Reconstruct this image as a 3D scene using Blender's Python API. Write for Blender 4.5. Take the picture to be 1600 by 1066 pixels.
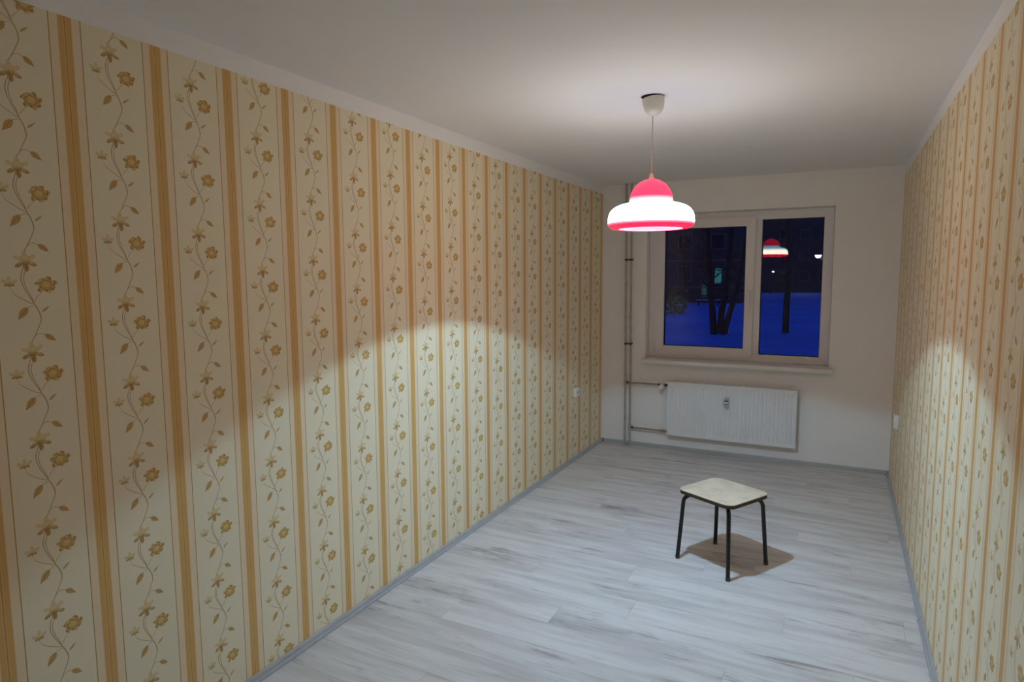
import bpy, bmesh, math, random
from mathutils import Vector, Matrix
random.seed(7)
PI = math.pi
scene = bpy.context.scene
for o in list(bpy.data.objects):
    bpy.data.objects.remove(o)
COL = scene.collection

# ------------------------------------------------------------------ camera
cam_data = bpy.data.cameras.new('camera')
cam_data.sensor_width = 36.0
cam_data.lens = 36.0 * 1001.7 / 1600.0
cam_data.clip_start = 0.05
cam_data.clip_end = 400
cam = bpy.data.objects.new('camera', cam_data)
COL.objects.link(cam)
RT = Vector((0.89038699, 0.45517243, -0.0053917))
UP = Vector((-0.04194051, 0.09382474, 0.99470494))
FW = Vector((-0.45326814, 0.8854462, -0.10263049))
m = Matrix.Identity(4)
for i in range(3):
    m[i][0], m[i][1], m[i][2] = RT[i], UP[i], -FW[i]
m[0][3], m[1][3], m[2][3] = 2.0502, -5.9263, 1.6397
cam.matrix_world = m
scene.camera = cam
scene.cycles.use_light_tree = False
scene.cycles.diffuse_bounces = 6
scene.cycles.adaptive_threshold = 0.08

# ------------------------------------------------------------------ world: deep blue dusk sky

BULB_POWER = 72.0
BULB_COL = (0.42, 0.74, 1.0)
SHADE_WHITE = 23.0     # side of the white band; its shoulder glows less
SHADE_SHOULDER = 4.5
SHADE_RED = 3.6
SKY = 0.20
EXPOSURE = 0.07
world = bpy.data.worlds.new('dusk_sky')
scene.world = world
world.use_nodes = True
wn = world.node_tree.nodes
wn['Background'].inputs['Color'].default_value = (0.004, 0.075, 1.0, 1)
wn['Background'].inputs['Strength'].default_value = SKY

scene.view_settings.view_transform = 'Standard'
scene.view_settings.look = 'None'
scene.view_settings.gamma = 1.0
scene.view_settings.use_curve_mapping = False
scene.view_settings.exposure = EXPOSURE

# ------------------------------------------------------------------ dimensions
W = 2.460          # room width
H = 2.472          # ceiling
YB = -6.70         # back wall
HW = 2.397         # wallpaper top
S = 0.27833        # wallpaper stripe spacing
HREP = 0.2585      # vine repeat
LAMP = (1.2232, -2.841)

# ------------------------------------------------------------------ helpers
def lin(r, g, b):
    def f(c):
        c /= 255.0
        return c / 12.92 if c <= 0.04045 else ((c + 0.055) / 1.055) ** 2.4
    return (f(r), f(g), f(b), 1.0)


def link(name, me, mat=None, parent=None):
    o = bpy.data.objects.new(name, me)
    COL.objects.link(o)
    if mat is not None and me is not None:
        me.materials.clear()
        me.materials.append(mat)
    if parent is not None:
        o.parent = parent
    return o


def empty(name, loc=(0, 0, 0), rz=0.0):
    o = bpy.data.objects.new(name, None)
    COL.objects.link(o)
    o.location = loc
    o.rotation_euler = (0, 0, rz)
    o.empty_display_size = 0.05
    return o


def tag(o, label, cat, group=None, kind=None):
    o['label'] = label
    o['category'] = cat
    if group:
        o['group'] = group
    if kind:
        o['kind'] = kind
    return o


def mesh_from(bm, name, smooth=False, angle=None):
    bmesh.ops.recalc_face_normals(bm, faces=bm.faces)
    me = bpy.data.meshes.new(name)
    bm.to_mesh(me)
    bm.free()
    if smooth:
        for p in me.polygons:
            p.use_smooth = True
        if angle:
            me.set_sharp_from_angle(angle=math.radians(angle))
    return me


def add_box(bm, x0, x1, y0, y1, z0, z1):
    v = [bm.verts.new(p) for p in ((x0, y0, z0), (x1, y0, z0), (x1, y1, z0), (x0, y1, z0),
                                   (x0, y0, z1), (x1, y0, z1), (x1, y1, z1), (x0, y1, z1))]
    fs = []
    for q in ((0, 3, 2, 1), (4, 5, 6, 7), (0, 1, 5, 4), (1, 2, 6, 5), (2, 3, 7, 6), (3, 0, 4, 7)):
        fs.append(bm.faces.new([v[i] for i in q]))
    return v, fs


def box(name, x0, x1, y0, y1, z0, z1, mat, parent=None, bevel=0.0, seg=2):
    bm = bmesh.new()
    add_box(bm, x0, x1, y0, y1, z0, z1)
    if bevel:
        bmesh.ops.bevel(bm, geom=list(bm.edges), offset=bevel, segments=seg, affect='EDGES', profile=0.5)
    return link(name, mesh_from(bm, name, bool(bevel), 40), mat, parent)


def add_tube(bm, pts, radii, seg=12, cap=True):
    pts = [Vector(p) for p in pts]
    if not isinstance(radii, (list, tuple)):
        radii = [radii] * len(pts)
    rings = []
    t0 = (pts[1] - pts[0]).normalized()
    ref = Vector((0, 0, 1)) if abs(t0.z) < 0.9 else Vector((1, 0, 0))
    nrm = t0.cross(ref).normalized()
    for i, p in enumerate(pts):
        if i == 0:
            t = t0
        elif i == len(pts) - 1:
            t = (pts[i] - pts[i - 1]).normalized()
        else:
            t = ((pts[i + 1] - p).normalized() + (p - pts[i - 1]).normalized()).normalized()
        nrm = (nrm - t * nrm.dot(t)).normalized()
        bn = t.cross(nrm)
        r = radii[i]
        rings.append([bm.verts.new(p + (nrm * math.cos(2 * PI * k / seg) + bn * math.sin(2 * PI * k / seg)) * r)
                      for k in range(seg)])
    for a, b in zip(rings, rings[1:]):
        for k in range(seg):
            bm.faces.new([a[k], a[(k + 1) % seg], b[(k + 1) % seg], b[k]])
    if cap:
        bm.faces.new(rings[0][::-1])
        bm.faces.new(rings[-1])


def tube(name, pts, radii, mat, parent=None, seg=12):
    bm = bmesh.new()
    add_tube(bm, pts, radii, seg)
    return link(name, mesh_from(bm, name, True, 50), mat, parent)


def add_lathe(bm, prof, cx=0, cy=0, seg=48):
    rings = []
    for r, z in prof:
        if r < 1e-6:
            rings.append([bm.verts.new((cx, cy, z))])
        else:
            rings.append([bm.verts.new((cx + r * math.cos(2 * PI * k / seg), cy + r * math.sin(2 * PI * k / seg), z))
                          for k in range(seg)])
    for a, b in zip(rings, rings[1:]):
        for k in range(seg):
            k2 = (k + 1) % seg
            if len(a) == 1 and len(b) == 1:
                continue
            if len(a) == 1:
                bm.faces.new([a[0], b[k2], b[k]])
            elif len(b) == 1:
                bm.faces.new([a[k], a[k2], b[0]])
            else:
                bm.faces.new([a[k], a[k2], b[k2], b[k]])


def lathe(name, prof, mat, parent=None, cx=0, cy=0, seg=48, angle=50):
    bm = bmesh.new()
    add_lathe(bm, prof, cx, cy, seg)
    return link(name, mesh_from(bm, name, True, angle), mat, parent)


def spline(pts, n=6):
    """Catmull-Rom through points"""
    P = [Vector(p) for p in pts]
    out = []
    for i in range(len(P) - 1):
        p0 = P[max(i - 1, 0)]; p1 = P[i]; p2 = P[i + 1]; p3 = P[min(i + 2, len(P) - 1)]
        for k in range(n):
            t = k / n
            out.append(0.5 * ((2 * p1) + (p2 - p0) * t + (2 * p0 - 5 * p1 + 4 * p2 - p3) * t * t
                              + (-p0 + 3 * p1 - 3 * p2 + p3) * t ** 3))
    out.append(P[-1])
    return out

# ------------------------------------------------------------------ node expression helper
class NT:
    cur = None


class X:
    """a float socket with arithmetic"""
    def __init__(s, sock):
        s.s = sock
    def __add__(a, b): return mth('ADD', a, b)
    def __radd__(a, b): return mth('ADD', b, a)
    def __sub__(a, b): return mth('SUBTRACT', a, b)
    def __rsub__(a, b): return mth('SUBTRACT', b, a)
    def __mul__(a, b): return mth('MULTIPLY', a, b)
    def __rmul__(a, b): return mth('MULTIPLY', b, a)
    def __truediv__(a, b): return mth('DIVIDE', a, b)
    def __neg__(a): return mth('MULTIPLY', a, -1.0)


def put(sock, v):
    if isinstance(v, X):
        NT.cur.links.new(v.s, sock)
    elif hasattr(v, 'is_output'):
        NT.cur.links.new(v, sock)
    else:
        sock.default_value = v


def mth(op, *a, clamp=False):
    n = NT.cur.nodes.new('ShaderNodeMath')
    n.operation = op
    n.use_clamp = clamp
    for i, v in enumerate(a):
        put(n.inputs[i], v)
    return X(n.outputs[0])


def sstep(v, e0, e1):
    n = NT.cur.nodes.new('ShaderNodeMapRange')
    n.interpolation_type = 'SMOOTHSTEP'
    put(n.inputs['Value'], v)
    n.inputs['From Min'].default_value = e0
    n.inputs['From Max'].default_value = e1
    return X(n.outputs[0])


def absx(a): return mth('ABSOLUTE', a)
def mx(a, b): return mth('MAXIMUM', a, b)
def mn(a, b): return mth('MINIMUM', a, b)


def mix(fac, a, b):
    n = NT.cur.nodes.new('ShaderNodeMix')
    n.data_type = 'RGBA'
    put(n.inputs['Factor'], fac)
    put(n.inputs[6], a)
    put(n.inputs[7], b)
    return n.outputs[2]


def noise(vec, scale, detail=3.0, rough=0.5):
    n = NT.cur.nodes.new('ShaderNodeTexNoise')
    if vec is not None:
        NT.cur.links.new(vec, n.inputs['Vector'])
    n.inputs['Scale'].default_value = scale
    n.inputs['Detail'].default_value = detail
    n.inputs['Roughness'].default_value = rough
    return X(n.outputs[0])


def mapping(vec, scale=(1, 1, 1), loc=(0, 0, 0)):
    n = NT.cur.nodes.new('ShaderNodeMapping')
    NT.cur.links.new(vec, n.inputs['Vector'])
    n.inputs['Scale'].default_value = scale
    if hasattr(loc, 'is_output'):
        NT.cur.links.new(loc, n.inputs['Location'])
    else:
        n.inputs['Location'].default_value = loc
    return n.outputs[0]


def objco():
    return NT.cur.nodes.new('ShaderNodeTexCoord').outputs['Object']


def fcurve(v, pts):
    """float curve; v in 0..1, pts normalised"""
    n = NT.cur.nodes.new('ShaderNodeFloatCurve')
    c = n.mapping.curves[0]
    pts = sorted(pts)
    c.points[0].location = pts[0]
    c.points[-1].location = pts[-1]
    for p in pts[1:-1]:
        c.points.new(*p)
    n.mapping.update()
    put(n.inputs['Value'], v)
    return X(n.outputs[0])


def new_mat(name):
    mt = bpy.data.materials.new(name)
    mt.use_nodes = True
    NT.cur = mt.node_tree
    return mt, mt.node_tree.nodes['Principled BSDF']


def bump(p, height, strength=0.1, dist=0.002):
    n = NT.cur.nodes.new('ShaderNodeBump')
    n.inputs['Strength'].default_value = strength
    n.inputs['Distance'].default_value = dist
    put(n.inputs['Height'], height)
    NT.cur.links.new(n.outputs[0], p.inputs['Normal'])


def simple(name, col, rough=0.5, metal=0.0, var=0.0, nscale=20.0, spec=0.5, bmp=0.0, bscale=200.0):
    mt, p = new_mat(name)
    p.inputs['Roughness'].default_value = rough
    p.inputs['Metallic'].default_value = metal
    p.inputs['Specular IOR Level'].default_value = spec
    co = objco()
    f = noise(co, nscale, 4.0)
    dark = tuple(c * (1 - var) for c in col[:3]) + (1,)
    put(p.inputs['Base Color'], mix(sstep(f, 0.35, 0.65), dark, col))
    if bmp:
        bump(p, noise(co, bscale, 2.0), bmp)
    return mt


def emissive(name, col, strength, base=(0.8, 0.8, 0.8, 1), rough=0.3):
    mt, p = new_mat(name)
    p.inputs['Base Color'].default_value = base
    p.inputs['Roughness'].default_value = rough
    p.inputs['Emission Color'].default_value = tuple(col[:3]) + (1,)
    p.inputs['Emission Strength'].default_value = strength
    return mt

# ------------------------------------------------------------------ wallpaper print (striped, climbing flowers)
def wallpaper(name, right, phases, first_roll):
    mt, p = new_mat(name)
    co = objco()
    sp = NT.cur.nodes.new('ShaderNodeSeparateXYZ')
    NT.cur.links.new(co, sp.inputs[0])
    y, z = X(sp.outputs[1]), X(sp.outputs[2])
    if right:
        n = y * (-1.0 / S) - 0.27
    else:
        n = (y + 0.0466) * (1.0 / S) + 17.0
    col = mth('FLOOR', n)
    roll = mth('FLOOR', (n + 1.0) * 0.5)
    # one print phase for each roll of paper
    rp = NT.cur.nodes.new('ShaderNodeValToRGB')
    rp.color_ramp.interpolation = 'CONSTANT'
    N = len(phases)
    els = rp.color_ramp.elements
    els[0].position = 0.0
    els[0].color = (phases[0],) * 3 + (1,)
    els[1].position = 1.0 / N
    els[1].color = (phases[1],) * 3 + (1,)
    for i in range(2, N):
        e = els.new(i / N)
        e.color = (phases[i],) * 3 + (1,)
    put(rp.inputs[0], (roll - float(first_roll) + 0.5) * (1.0 / N))
    phase = X(rp.outputs[0]) + (mth('FLOORED_MODULO', col, 2.0) * -0.5) + 0.5
    u = n - col
    U = (u - 0.5) * S * 1000.0                       # mm from the column's middle
    V = (mth('FRACT', (z + 0.025) * (1.0 / HREP) - phase + 0.807 + 40.0) - 0.807) * HREP * 1000.0   # mm from star flower
    jit = (noise(co, 140.0, 1.0) - 0.5)
    # ---- stripes
    d = mn(u, 1.0 - u) * S * 1000.0                  # mm from nearest band middle
    field = lin(237, 226, 196)
    margin = lin(237, 217, 182)
    ochre = lin(221, 177, 108)
    ochre2 = lin(205, 155, 82)
    line = lin(178, 136, 72)
    c = mix(sstep(d, 44.5, 43.0), field, margin)
    c = mix(sstep(absx(d - 44.0), 1.9, 0.8), c, line)
    c = mix(sstep(d, 20.5, 17.5), c, ochre)
    fine = mth('SINE', d * 2.1) * 0.5 + 0.5
    c = mix(fine * sstep(d, 20.0, 17.0) * 0.45, c, ochre2)
    c = mix(sstep(absx(d - 3.4), 1.3, 0.5) * 0.6, c, lin(232, 196, 128))
    c = mix(sstep(d, 1.4, 0.6) * 0.75, c, lin(166, 118, 60))
    c_stripe = c
    # ---- stems
    tV = (V + 208.5) * (1 / 258.5)
    nV = lambda v: (v + 208.5) / 258.5
    nU = lambda v: (v + 100) / 200
    def fU(pts): return (fcurve(tV, [(nV(v), nU(uu)) for v, uu in pts]) - 0.5) * 200.0
    tU = (U + 100.0) * (1 / 200.0)
    def fV(pts): return fcurve(tU, [(nU(uu), nV(v)) for uu, v in pts]) * 258.5 - 208.5
    STEM = lin(172, 136, 78)
    main = fU([(-208.5, 0.4), (-195.5, 6.5), (-168, 16), (-143, 10.2), (-126, 1.8), (-105, -9), (-85.5, -18.8),
               (-52, -27.2), (-21, -19), (0, -14), (24, -13), (35.5, -6.6), (50, 0.4)])
    s_main = sstep(absx(U - main), 1.9, 0.7)
    strB = fU([(-208.5, 1.8), (-160, 13.5), (-126, 1.8), (-105, -5), (-85, -14), (-52, -20.5), (-21, -12), (50, -12)])
    s_B = sstep(absx(U - strB), 1.6, 0.6)
    ros = fU([(-208.5, 1.8), (-126, 1.8), (-114, 5), (-101.6, 13.2), (-90, 24), (50, 24)])
    s_rose = sstep(absx(U - ros), 1.7, 0.6) * sstep(V, -88.0, -92.0) * 0.85
    budc = fV([(-100, -60), (-57.4, -77), (-52, -90), (-41.4, -101), (-20.8, -115), (1.8, -126), (100, -126)])
    s_bud = sstep(absx(V - budc), 1.9, 0.7) * sstep(U, -58.5, -56.5) * sstep(U, 3.0, 1.0) * 0.85
    l1c = fV([(-100, 30), (-6.6, 35.5), (0, 43), (7.5, 47), (15, 46.5), (24, 42), (100, 42)])
    s_l1 = sstep(absx(V - l1c), 1.6, 0.6) * sstep(U, -8.0, -6.0) * sstep(U, 25.0, 23.0) * 0.8
    l2c = fV([(-100, -136), (-17, -136), (-5.3, -131), (4, -132), (100, -132)])
    s_l2 = sstep(absx(V - l2c), 1.5, 0.5) * sstep(U, -18.0, -16.0) * sstep(U, 5.0, 3.0) * 0.8
    # ---- leaves
    def leaf(c, x0, y0, ang, L, w, dark, light):
        ca, sa = math.cos(math.radians(ang)), math.sin(math.radians(ang))
        dx, dy = U - x0, V - y0
        a = (dx * ca + dy * sa) * (1.0 / L)
        b = absx(dx * (-sa) + dy * ca)
        wid = (1.0 - a * a) * (1.0 - a * 0.35) * w + mth('SINE', a * 16.0) * 0.8
        e = wid - b
        msk = sstep(e, -0.5, 1.0) * sstep(absx(a), 1.0, 0.97)
        vein = mth('SINE', (a * L + b * 0.9) * 1.3) * 0.28 + 0.28
        sh = mx(sstep(b, 1.3, 0.4), vein)
        sh = mx(sh, sstep(e, 2.4, 0.3) * 0.8)
        return mix(msk * 0.92, c, mix(sh, light, dark))
    LD, LL = lin(168, 118, 44), lin(208, 166, 92)

    def polar(x0, y0, rx, ry):
        dx, dy = (U - x0) * (1.0 / rx), (V - y0) * (1.0 / ry)
        r = mth('SQRT', dx * dx + dy * dy)
        th = mth('ARCTAN2', dx, dy)
        return dx, dy, r, th
    # star flower and leaf spray (upper part of the repeat)
    c = mix(mx(mx(s_main, s_B * sstep(V, -14.0, -18.0)), s_l1) * 0.85, field, STEM)
    dx, dy, r, th = polar(-12.8, -4.0, 34.0, 32.0)
    pet = mth('COSINE', th * 6.0 + 0.5) * 0.5 + 0.5
    edge = mth('POWER', pet, 0.8) * 0.58 + 0.38 + jit * 0.14
    msk = sstep(edge - r, -0.01, 0.07)
    sh = sstep(edge - r, 0.12, 0.0) * 0.35 + sstep(dy, 0.10, -0.5) * 0.9 + jit * 0.5
    cup = mth('SQRT', dx * dx * 7.0 + (dy - 0.12) * (dy - 0.12) * 3.6)
    c = mix(msk * 0.88, c, mix(mx(mn(sh, 1.0), 0.0), lin(225, 203, 150), lin(168, 118, 38)))
    c = mix(sstep(cup, 1.05, 0.75) * 0.8, c, mix(sstep(dy + jit * 0.5, 0.22, -0.34), lin(226, 204, 148), lin(166, 114, 32)))
    c_star = mix(sstep(absx(cup - 0.9), 0.12, 0.02) * 0.28, c, lin(176, 130, 58))
    c_leaf1 = leaf(mix(s_l1 * 0.85, field, STEM), 36.0, 34.0, -36.0, 17.5, 7.6, LD, LL)
    # bud with its long stem
    c = mix(mx(mx(s_main, s_B), s_bud) * 0.85, field, STEM)
    dx, dy, r, th = polar(-57.0, -68.0, 23.0, 22.0)
    pet = absx(mth('COSINE', th * 3.0))
    edge = (pet * 0.62 + 0.36) * sstep(dy, -0.75, 0.1) + jit * 0.12
    msk = sstep(edge - r, -0.01, 0.08)
    sh = sstep(dy, 0.3, -0.35) * 0.95 + sstep(edge - r, 0.15, 0.0) * 0.3 + jit * 0.4
    c_bud = mix(msk * 0.9, c, mix(mx(mn(sh, 1.0), 0.0), lin(224, 200, 144), lin(166, 116, 36)))
    # rose: ragged disc with rings of petals
    c = mix(s_rose * 0.85, field, STEM)
    dx, dy, r, th = polar(36.6, -71.5, 30.0, 25.5)
    rag = absx(mth('SINE', th * 3.5 + 0.4)) * 0.17 + mth('SINE', th * 5.0 + 1.0) * 0.07 + jit * 0.42 + 0.78
    msk = sstep(rag - r, -0.02, 0.07)
    ring = mth('SINE', (r + mth('SINE', th * 5.0) * 0.06) * 17.0 + th) * 0.31 + 0.31
    sh = ring + (mth('SINE', th * 7.0 + r * 6.0) * 0.28 + 0.12) * sstep(r, 0.35, 0.7) + jit * 0.5
    sh = mx(sh, sstep(absx(r - 0.5), 0.14, 0.02) * 0.6)
    sh = sh * sstep(r, 0.12, 0.42)
    c_rose = mix(msk * 0.95, c, mix(mx(mn(sh, 1.0), 0.0), lin(224, 192, 118), lin(166, 114, 32)))
    # lower leaves
    c = mix(mx(mx(s_main, s_B * sstep(V, -175.0, -150.0)), s_l2) * 0.85, field, STEM)
    c = leaf(c, -29.0, -151.0, 232.0, 21.5, 9.5, LD, LL)
    c_low = leaf(c, 30.0, -141.0, 40.0, 14.5, 3.6, lin(182, 144, 84), lin(206, 172, 112))

    def bsdf(colsock):
        q = NT.cur.nodes.new('ShaderNodeBsdfPrincipled')
        put(q.inputs['Base Color'], colsock)
        q.inputs['Roughness'].default_value = 0.5
        q.inputs['Specular IOR Level'].default_value = 0.35
        return q.outputs[0]

    def pick(cond, a, b):
        """shader a where cond is 0, b where it is 1"""
        n_ = NT.cur.nodes.new('ShaderNodeMixShader')
        put(n_.inputs[0], cond)
        NT.cur.links.new(a, n_.inputs[1])
        NT.cur.links.new(b, n_.inputs[2])
        return n_.outputs[0]
    gt = lambda v, t: mth('GREATER_THAN', v, t)
    NT.cur.nodes.remove(p)
    top = pick(gt(U, 20.0), bsdf(c_star), bsdf(c_leaf1))
    mid = pick(gt(U, 4.0), bsdf(c_bud), bsdf(c_rose))
    low = bsdf(c_low)
    fld = pick(gt(V, -36.0), pick(gt(V, -128.0), low, mid), top)
    out = pick(gt(d, 46.0), bsdf(c_stripe), fld)
    NT.cur.links.new(out, NT.cur.nodes['Material Output'].inputs[0])
    return mt

# ------------------------------------------------------------------ materials
M = {}
M['plaster'] = simple('white_plaster', lin(242, 240, 237), 0.8, var=0.02, nscale=3, bmp=0.05, bscale=180)
M['ceiling'] = simple('ceiling_paint', lin(238, 237, 236), 0.85, var=0.015, nscale=2, bmp=0.05, bscale=160)
M['paper_left'] = wallpaper('floral_wallpaper_left', False,
                            [.3, .81, .56, .635, .045, .73, .43, .13, .24, .66, .38, .9, .15, .5], -3)
M['paper_right'] = wallpaper('floral_wallpaper_right', True,
                             [.2, .55, .85, .1, .4, .72, .36, .09, .62, .3, .8, .5, .15, .6], -1)
M['pvc'] = simple('white_upvc', lin(226, 222, 222), 0.35, var=0.02, nscale=6)
M['sill'] = simple('white_sill', lin(234, 232, 230), 0.35, var=0.02, nscale=6)
M['gasket'] = simple('black_gasket', lin(22, 22, 26), 0.5, var=0.1)
M['radiator'] = simple('white_enamel', lin(232, 234, 234), 0.3, var=0.015, nscale=8)
M['pipe'] = simple('grey_painted_pipe', lin(184, 180, 172), 0.32, metal=0.1, var=0.22, nscale=25)
M['brass'] = simple('dull_brass', lin(172, 156, 136), 0.34, metal=0.2, var=0.3, nscale=80)
M['darkmetal'] = simple('dark_fitting', lin(76, 70, 66), 0.45, metal=0.2, var=0.3, nscale=80)
M['plastic'] = simple('white_plastic', lin(236, 235, 230), 0.35, var=0.02)
M['greyplastic'] = simple('grey_plastic', lin(178, 180, 186), 0.4, var=0.05)
M['dark'] = simple('dark_hole', lin(20, 18, 18), 0.6, var=0.2)
M['baseboard'] = simple('grey_plastic_skirting', lin(180, 180, 180), 0.42, var=0.08, nscale=14)
M['corner'] = simple('dark_grey_skirting_corner', lin(104, 100, 104), 0.5, var=0.1)
M['blacksteel'] = simple('black_enamel_tube', lin(9, 9, 10), 0.3, var=0.3, nscale=60)
M['rubber'] = simple('grey_rubber', lin(66, 64, 60), 0.7, var=0.2)
M['ply'] = simple('dark_stained_edge', lin(70, 48, 34), 0.6, var=0.4, nscale=60)
M['subfloor'] = simple('dark_subfloor', lin(70, 68, 66), 0.9, var=0.1)  # the subfloor's own dark grey, seen in the plank gaps
M['canopy'] = simple('cream_plastic', lin(226, 220, 204), 0.4, var=0.03)
M['cord'] = simple('pale_flex', lin(214, 196, 186), 0.5, var=0.05)


def laminate(name):
    """whitewashed board: long soft streaks, a few smoky knots; differs from board to board"""
    mt, p = new_mat(name)
    co = objco()
    oi = NT.cur.nodes.new('ShaderNodeObjectInfo')
    cb = NT.cur.nodes.new('ShaderNodeCombineXYZ')
    rnd = X(oi.outputs['Random'])
    put(cb.inputs[0], rnd * 37.0)
    put(cb.inputs[1], rnd * 91.0)
    put(cb.inputs[2], rnd * 13.0)
    v1 = mapping(co, (1.6, 14.0, 1.0), cb.outputs[0])
    v2 = mapping(co, (4.0, 90.0, 1.0), cb.outputs[0])
    v3 = mapping(co, (2.2, 7.0, 1.0), cb.outputs[0])
    broad = noise(v1, 1.0, 4.0, 0.55)
    grain = noise(v2, 1.0, 3.0, 0.6)
    patch = noise(v3, 1.0, 5.0, 0.65)
    base = mix(sstep(broad, 0.35, 0.68), lin(226, 224, 222), lin(200, 196, 193))
    base = mix(sstep(grain, 0.5, 0.75) * 0.32, base, lin(160, 152, 147))
    base = mix(sstep(patch, 0.53, 0.70) * sstep(grain, 0.32, 0.60) * 0.8, base, lin(138, 129, 124))
    base = mix((rnd - 0.5) * 0.10 + 0.06, base, lin(170, 166, 164))
    put(p.inputs['Base Color'], base)
    p.inputs['Roughness'].default_value = 0.48
    p.inputs['Specular IOR Level'].default_value = 0.4
    bump(p, grain, 0.08, 0.001)
    return mt


M['laminate'] = laminate('whitewashed_laminate')


def worn_top(name):
    mt, p = new_mat(name)
    co = objco()
    a = noise(co, 9.0, 5.0, 0.6)
    b = noise(mapping(co, (6, 40, 6)), 1.0, 4.0, 0.6)
    f = noise(co, 60.0, 3.0, 0.6)
    c = mix(sstep(a, 0.42, 0.66), lin(224, 208, 180), lin(204, 187, 158))
    c = mix(sstep(b, 0.58, 0.72) * 0.35, c, lin(172, 158, 138))
    c = mix(sstep(f, 0.66, 0.74) * 0.5, c, lin(130, 112, 92))
    put(p.inputs['Base Color'], c)
    p.inputs['Roughness'].default_value = 0.4
    return mt


M['worn_top'] = worn_top('worn_cream_laminate')

# glass: clear pane with a faint mirror image
gm, gp = new_mat('window_glass')
nt = gm.node_tree
nt.nodes.remove(gp)
tr = nt.nodes.new('ShaderNodeBsdfTransparent')
tr.inputs[0].default_value = (0.93, 0.96, 0.97, 1)
gl = nt.nodes.new('ShaderNodeBsdfGlossy')
gl.inputs['Roughness'].default_value = 0.0
fr = nt.nodes.new('ShaderNodeFresnel')
fr.inputs[0].default_value = 1.43
ms = nt.nodes.new('ShaderNodeMixShader')
nt.links.new(fr.outputs[0], ms.inputs[0])
nt.links.new(tr.outputs[0], ms.inputs[1])
nt.links.new(gl.outputs[0], ms.inputs[2])
nt.links.new(ms.outputs[0], nt.nodes['Material Output'].inputs[0])
M['glass'] = gm

# ------------------------------------------------------------------ room shell
floor = box('floor', 0, W, YB, 0, -0.20, -0.009, M['subfloor'])
tag(floor, 'whitewashed pale grey laminate floor running the length of the room', 'floor', kind='structure')
PW, PL, GAP = 0.193, 1.286, 0.0006


def plank_mesh(x0, x1, y0, y1):
    bm = bmesh.new()
    add_box(bm, x0, x1, y0, y1, -0.0085, 0.0)
    top = [e for e in bm.edges if all(abs(v.co.z) < 1e-6 for v in e.verts)]
    bmesh.ops.bevel(bm, geom=top, offset=0.0006, segments=1, affect='EDGES')
    return mesh_from(bm, 'plank')


mesh_cache = {}
y1 = -0.004
row = 0
offs = [0.15, 0.95, 0.52, 1.2, 0.74, 0.33]
while y1 > YB + 0.02:
    y0 = max(y1 - PW, YB + 0.004)
    st = offs[row % 6] + 0.07 * ((row * 5) % 3)
    cuts = [0.004]
    xx = st
    while xx < W - 0.02:
        if xx > 0.15:
            cuts.append(xx)
        xx += PL
    cuts.append(W - 0.004)
    for a, b in zip(cuts, cuts[1:]):
        key = (round(b - a, 3), round(y1 - y0, 3))
        if key not in mesh_cache:
            mesh_cache[key] = plank_mesh(GAP / 2, b - a - GAP / 2, GAP / 2, y1 - y0 - GAP / 2)
            mesh_cache[key].materials.append(M['laminate'])
        o = link('plank', mesh_cache[key], None, floor)
        o.location = (a, y0, 0)
    y1 -= PW
    row += 1

ceil = box('ceiling', -0.1, W + 0.1, YB - 0.1, 0.40, H, H + 0.2, M['ceiling'])
tag(ceil, 'smooth white painted ceiling above the pendant lamp', 'ceiling', kind='structure')

wl = box('wall_left', -0.12, 0.0, YB, 0.0, 0.0, H, M['plaster'])
tag(wl, 'long left wall papered in cream and ochre floral stripes', 'wall', kind='structure')
pl = box('wallpaper', 0.0, 0.0012, YB + 0.01, -0.0005, 0.02, HW, M['paper_left'], wl)
wr = box('wall_right', W, W + 0.12, YB, 0.0, 0.0, H, M['plaster'])
tag(wr, 'right wall papered in cream and ochre floral stripes, seen at a sharp angle', 'wall', kind='structure')
pr = box('wallpaper', W - 0.0012, W, YB + 0.01, -0.0005, 0.02, HW, M['paper_right'], wr)
wb = box('wall_back', -0.12, W + 0.12, YB - 0.1, YB, 0.0, H, M['plaster'])
tag(wb, 'plain white end wall behind the viewer', 'wall', kind='structure')

# far wall with window opening
OX0, OX1, OZ0, OZ1 = 0.429, 1.985, 0.825, 2.190
bm = bmesh.new()
WT = 0.36
add_box(bm, -0.12, OX0, 0, WT, -0.2, H)
add_box(bm, OX1, W + 0.12, 0, WT, -0.2, H)
add_box(bm, OX0, OX1, 0, WT, -0.2, OZ0)
add_box(bm, OX0, OX1, 0, WT, OZ1, H)
wf = link('wall_far', mesh_from(bm, 'wall_far'), M['plaster'])
tag(wf, 'white plastered end wall with the window and radiator', 'wall', kind='structure')

# baseboards: ribbed plastic skirting
PROF = [(0.0, 0.0), (0.019, 0.0), (0.020, 0.003), (0.0185, 0.010), (0.014, 0.0125), (0.0125, 0.015), (0.0115, 0.027),
        (0.009, 0.032), (0.006, 0.034), (0.0, 0.034)]


def skirting(name, a, b, inward, label):
    """profile swept from a to b (xy), inward = unit normal into the room"""
    bm = bmesh.new()
    rings = []
    for e in (a, b):
        rings.append([bm.verts.new((e[0] + inward[0] * d, e[1] + inward[1] * d, h)) for d, h in PROF])
    n = len(PROF)
    for k in range(n):
        bm.faces.new([rings[0][k], rings[0][(k + 1) % n], rings[1][(k + 1) % n], rings[1][k]])
    bm.faces.new(rings[0])
    bm.faces.new(rings[1][::-1])
    o = link(name, mesh_from(bm, name), M['baseboard'])
    tag(o, label, 'baseboard', kind='structure')
    return o


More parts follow.
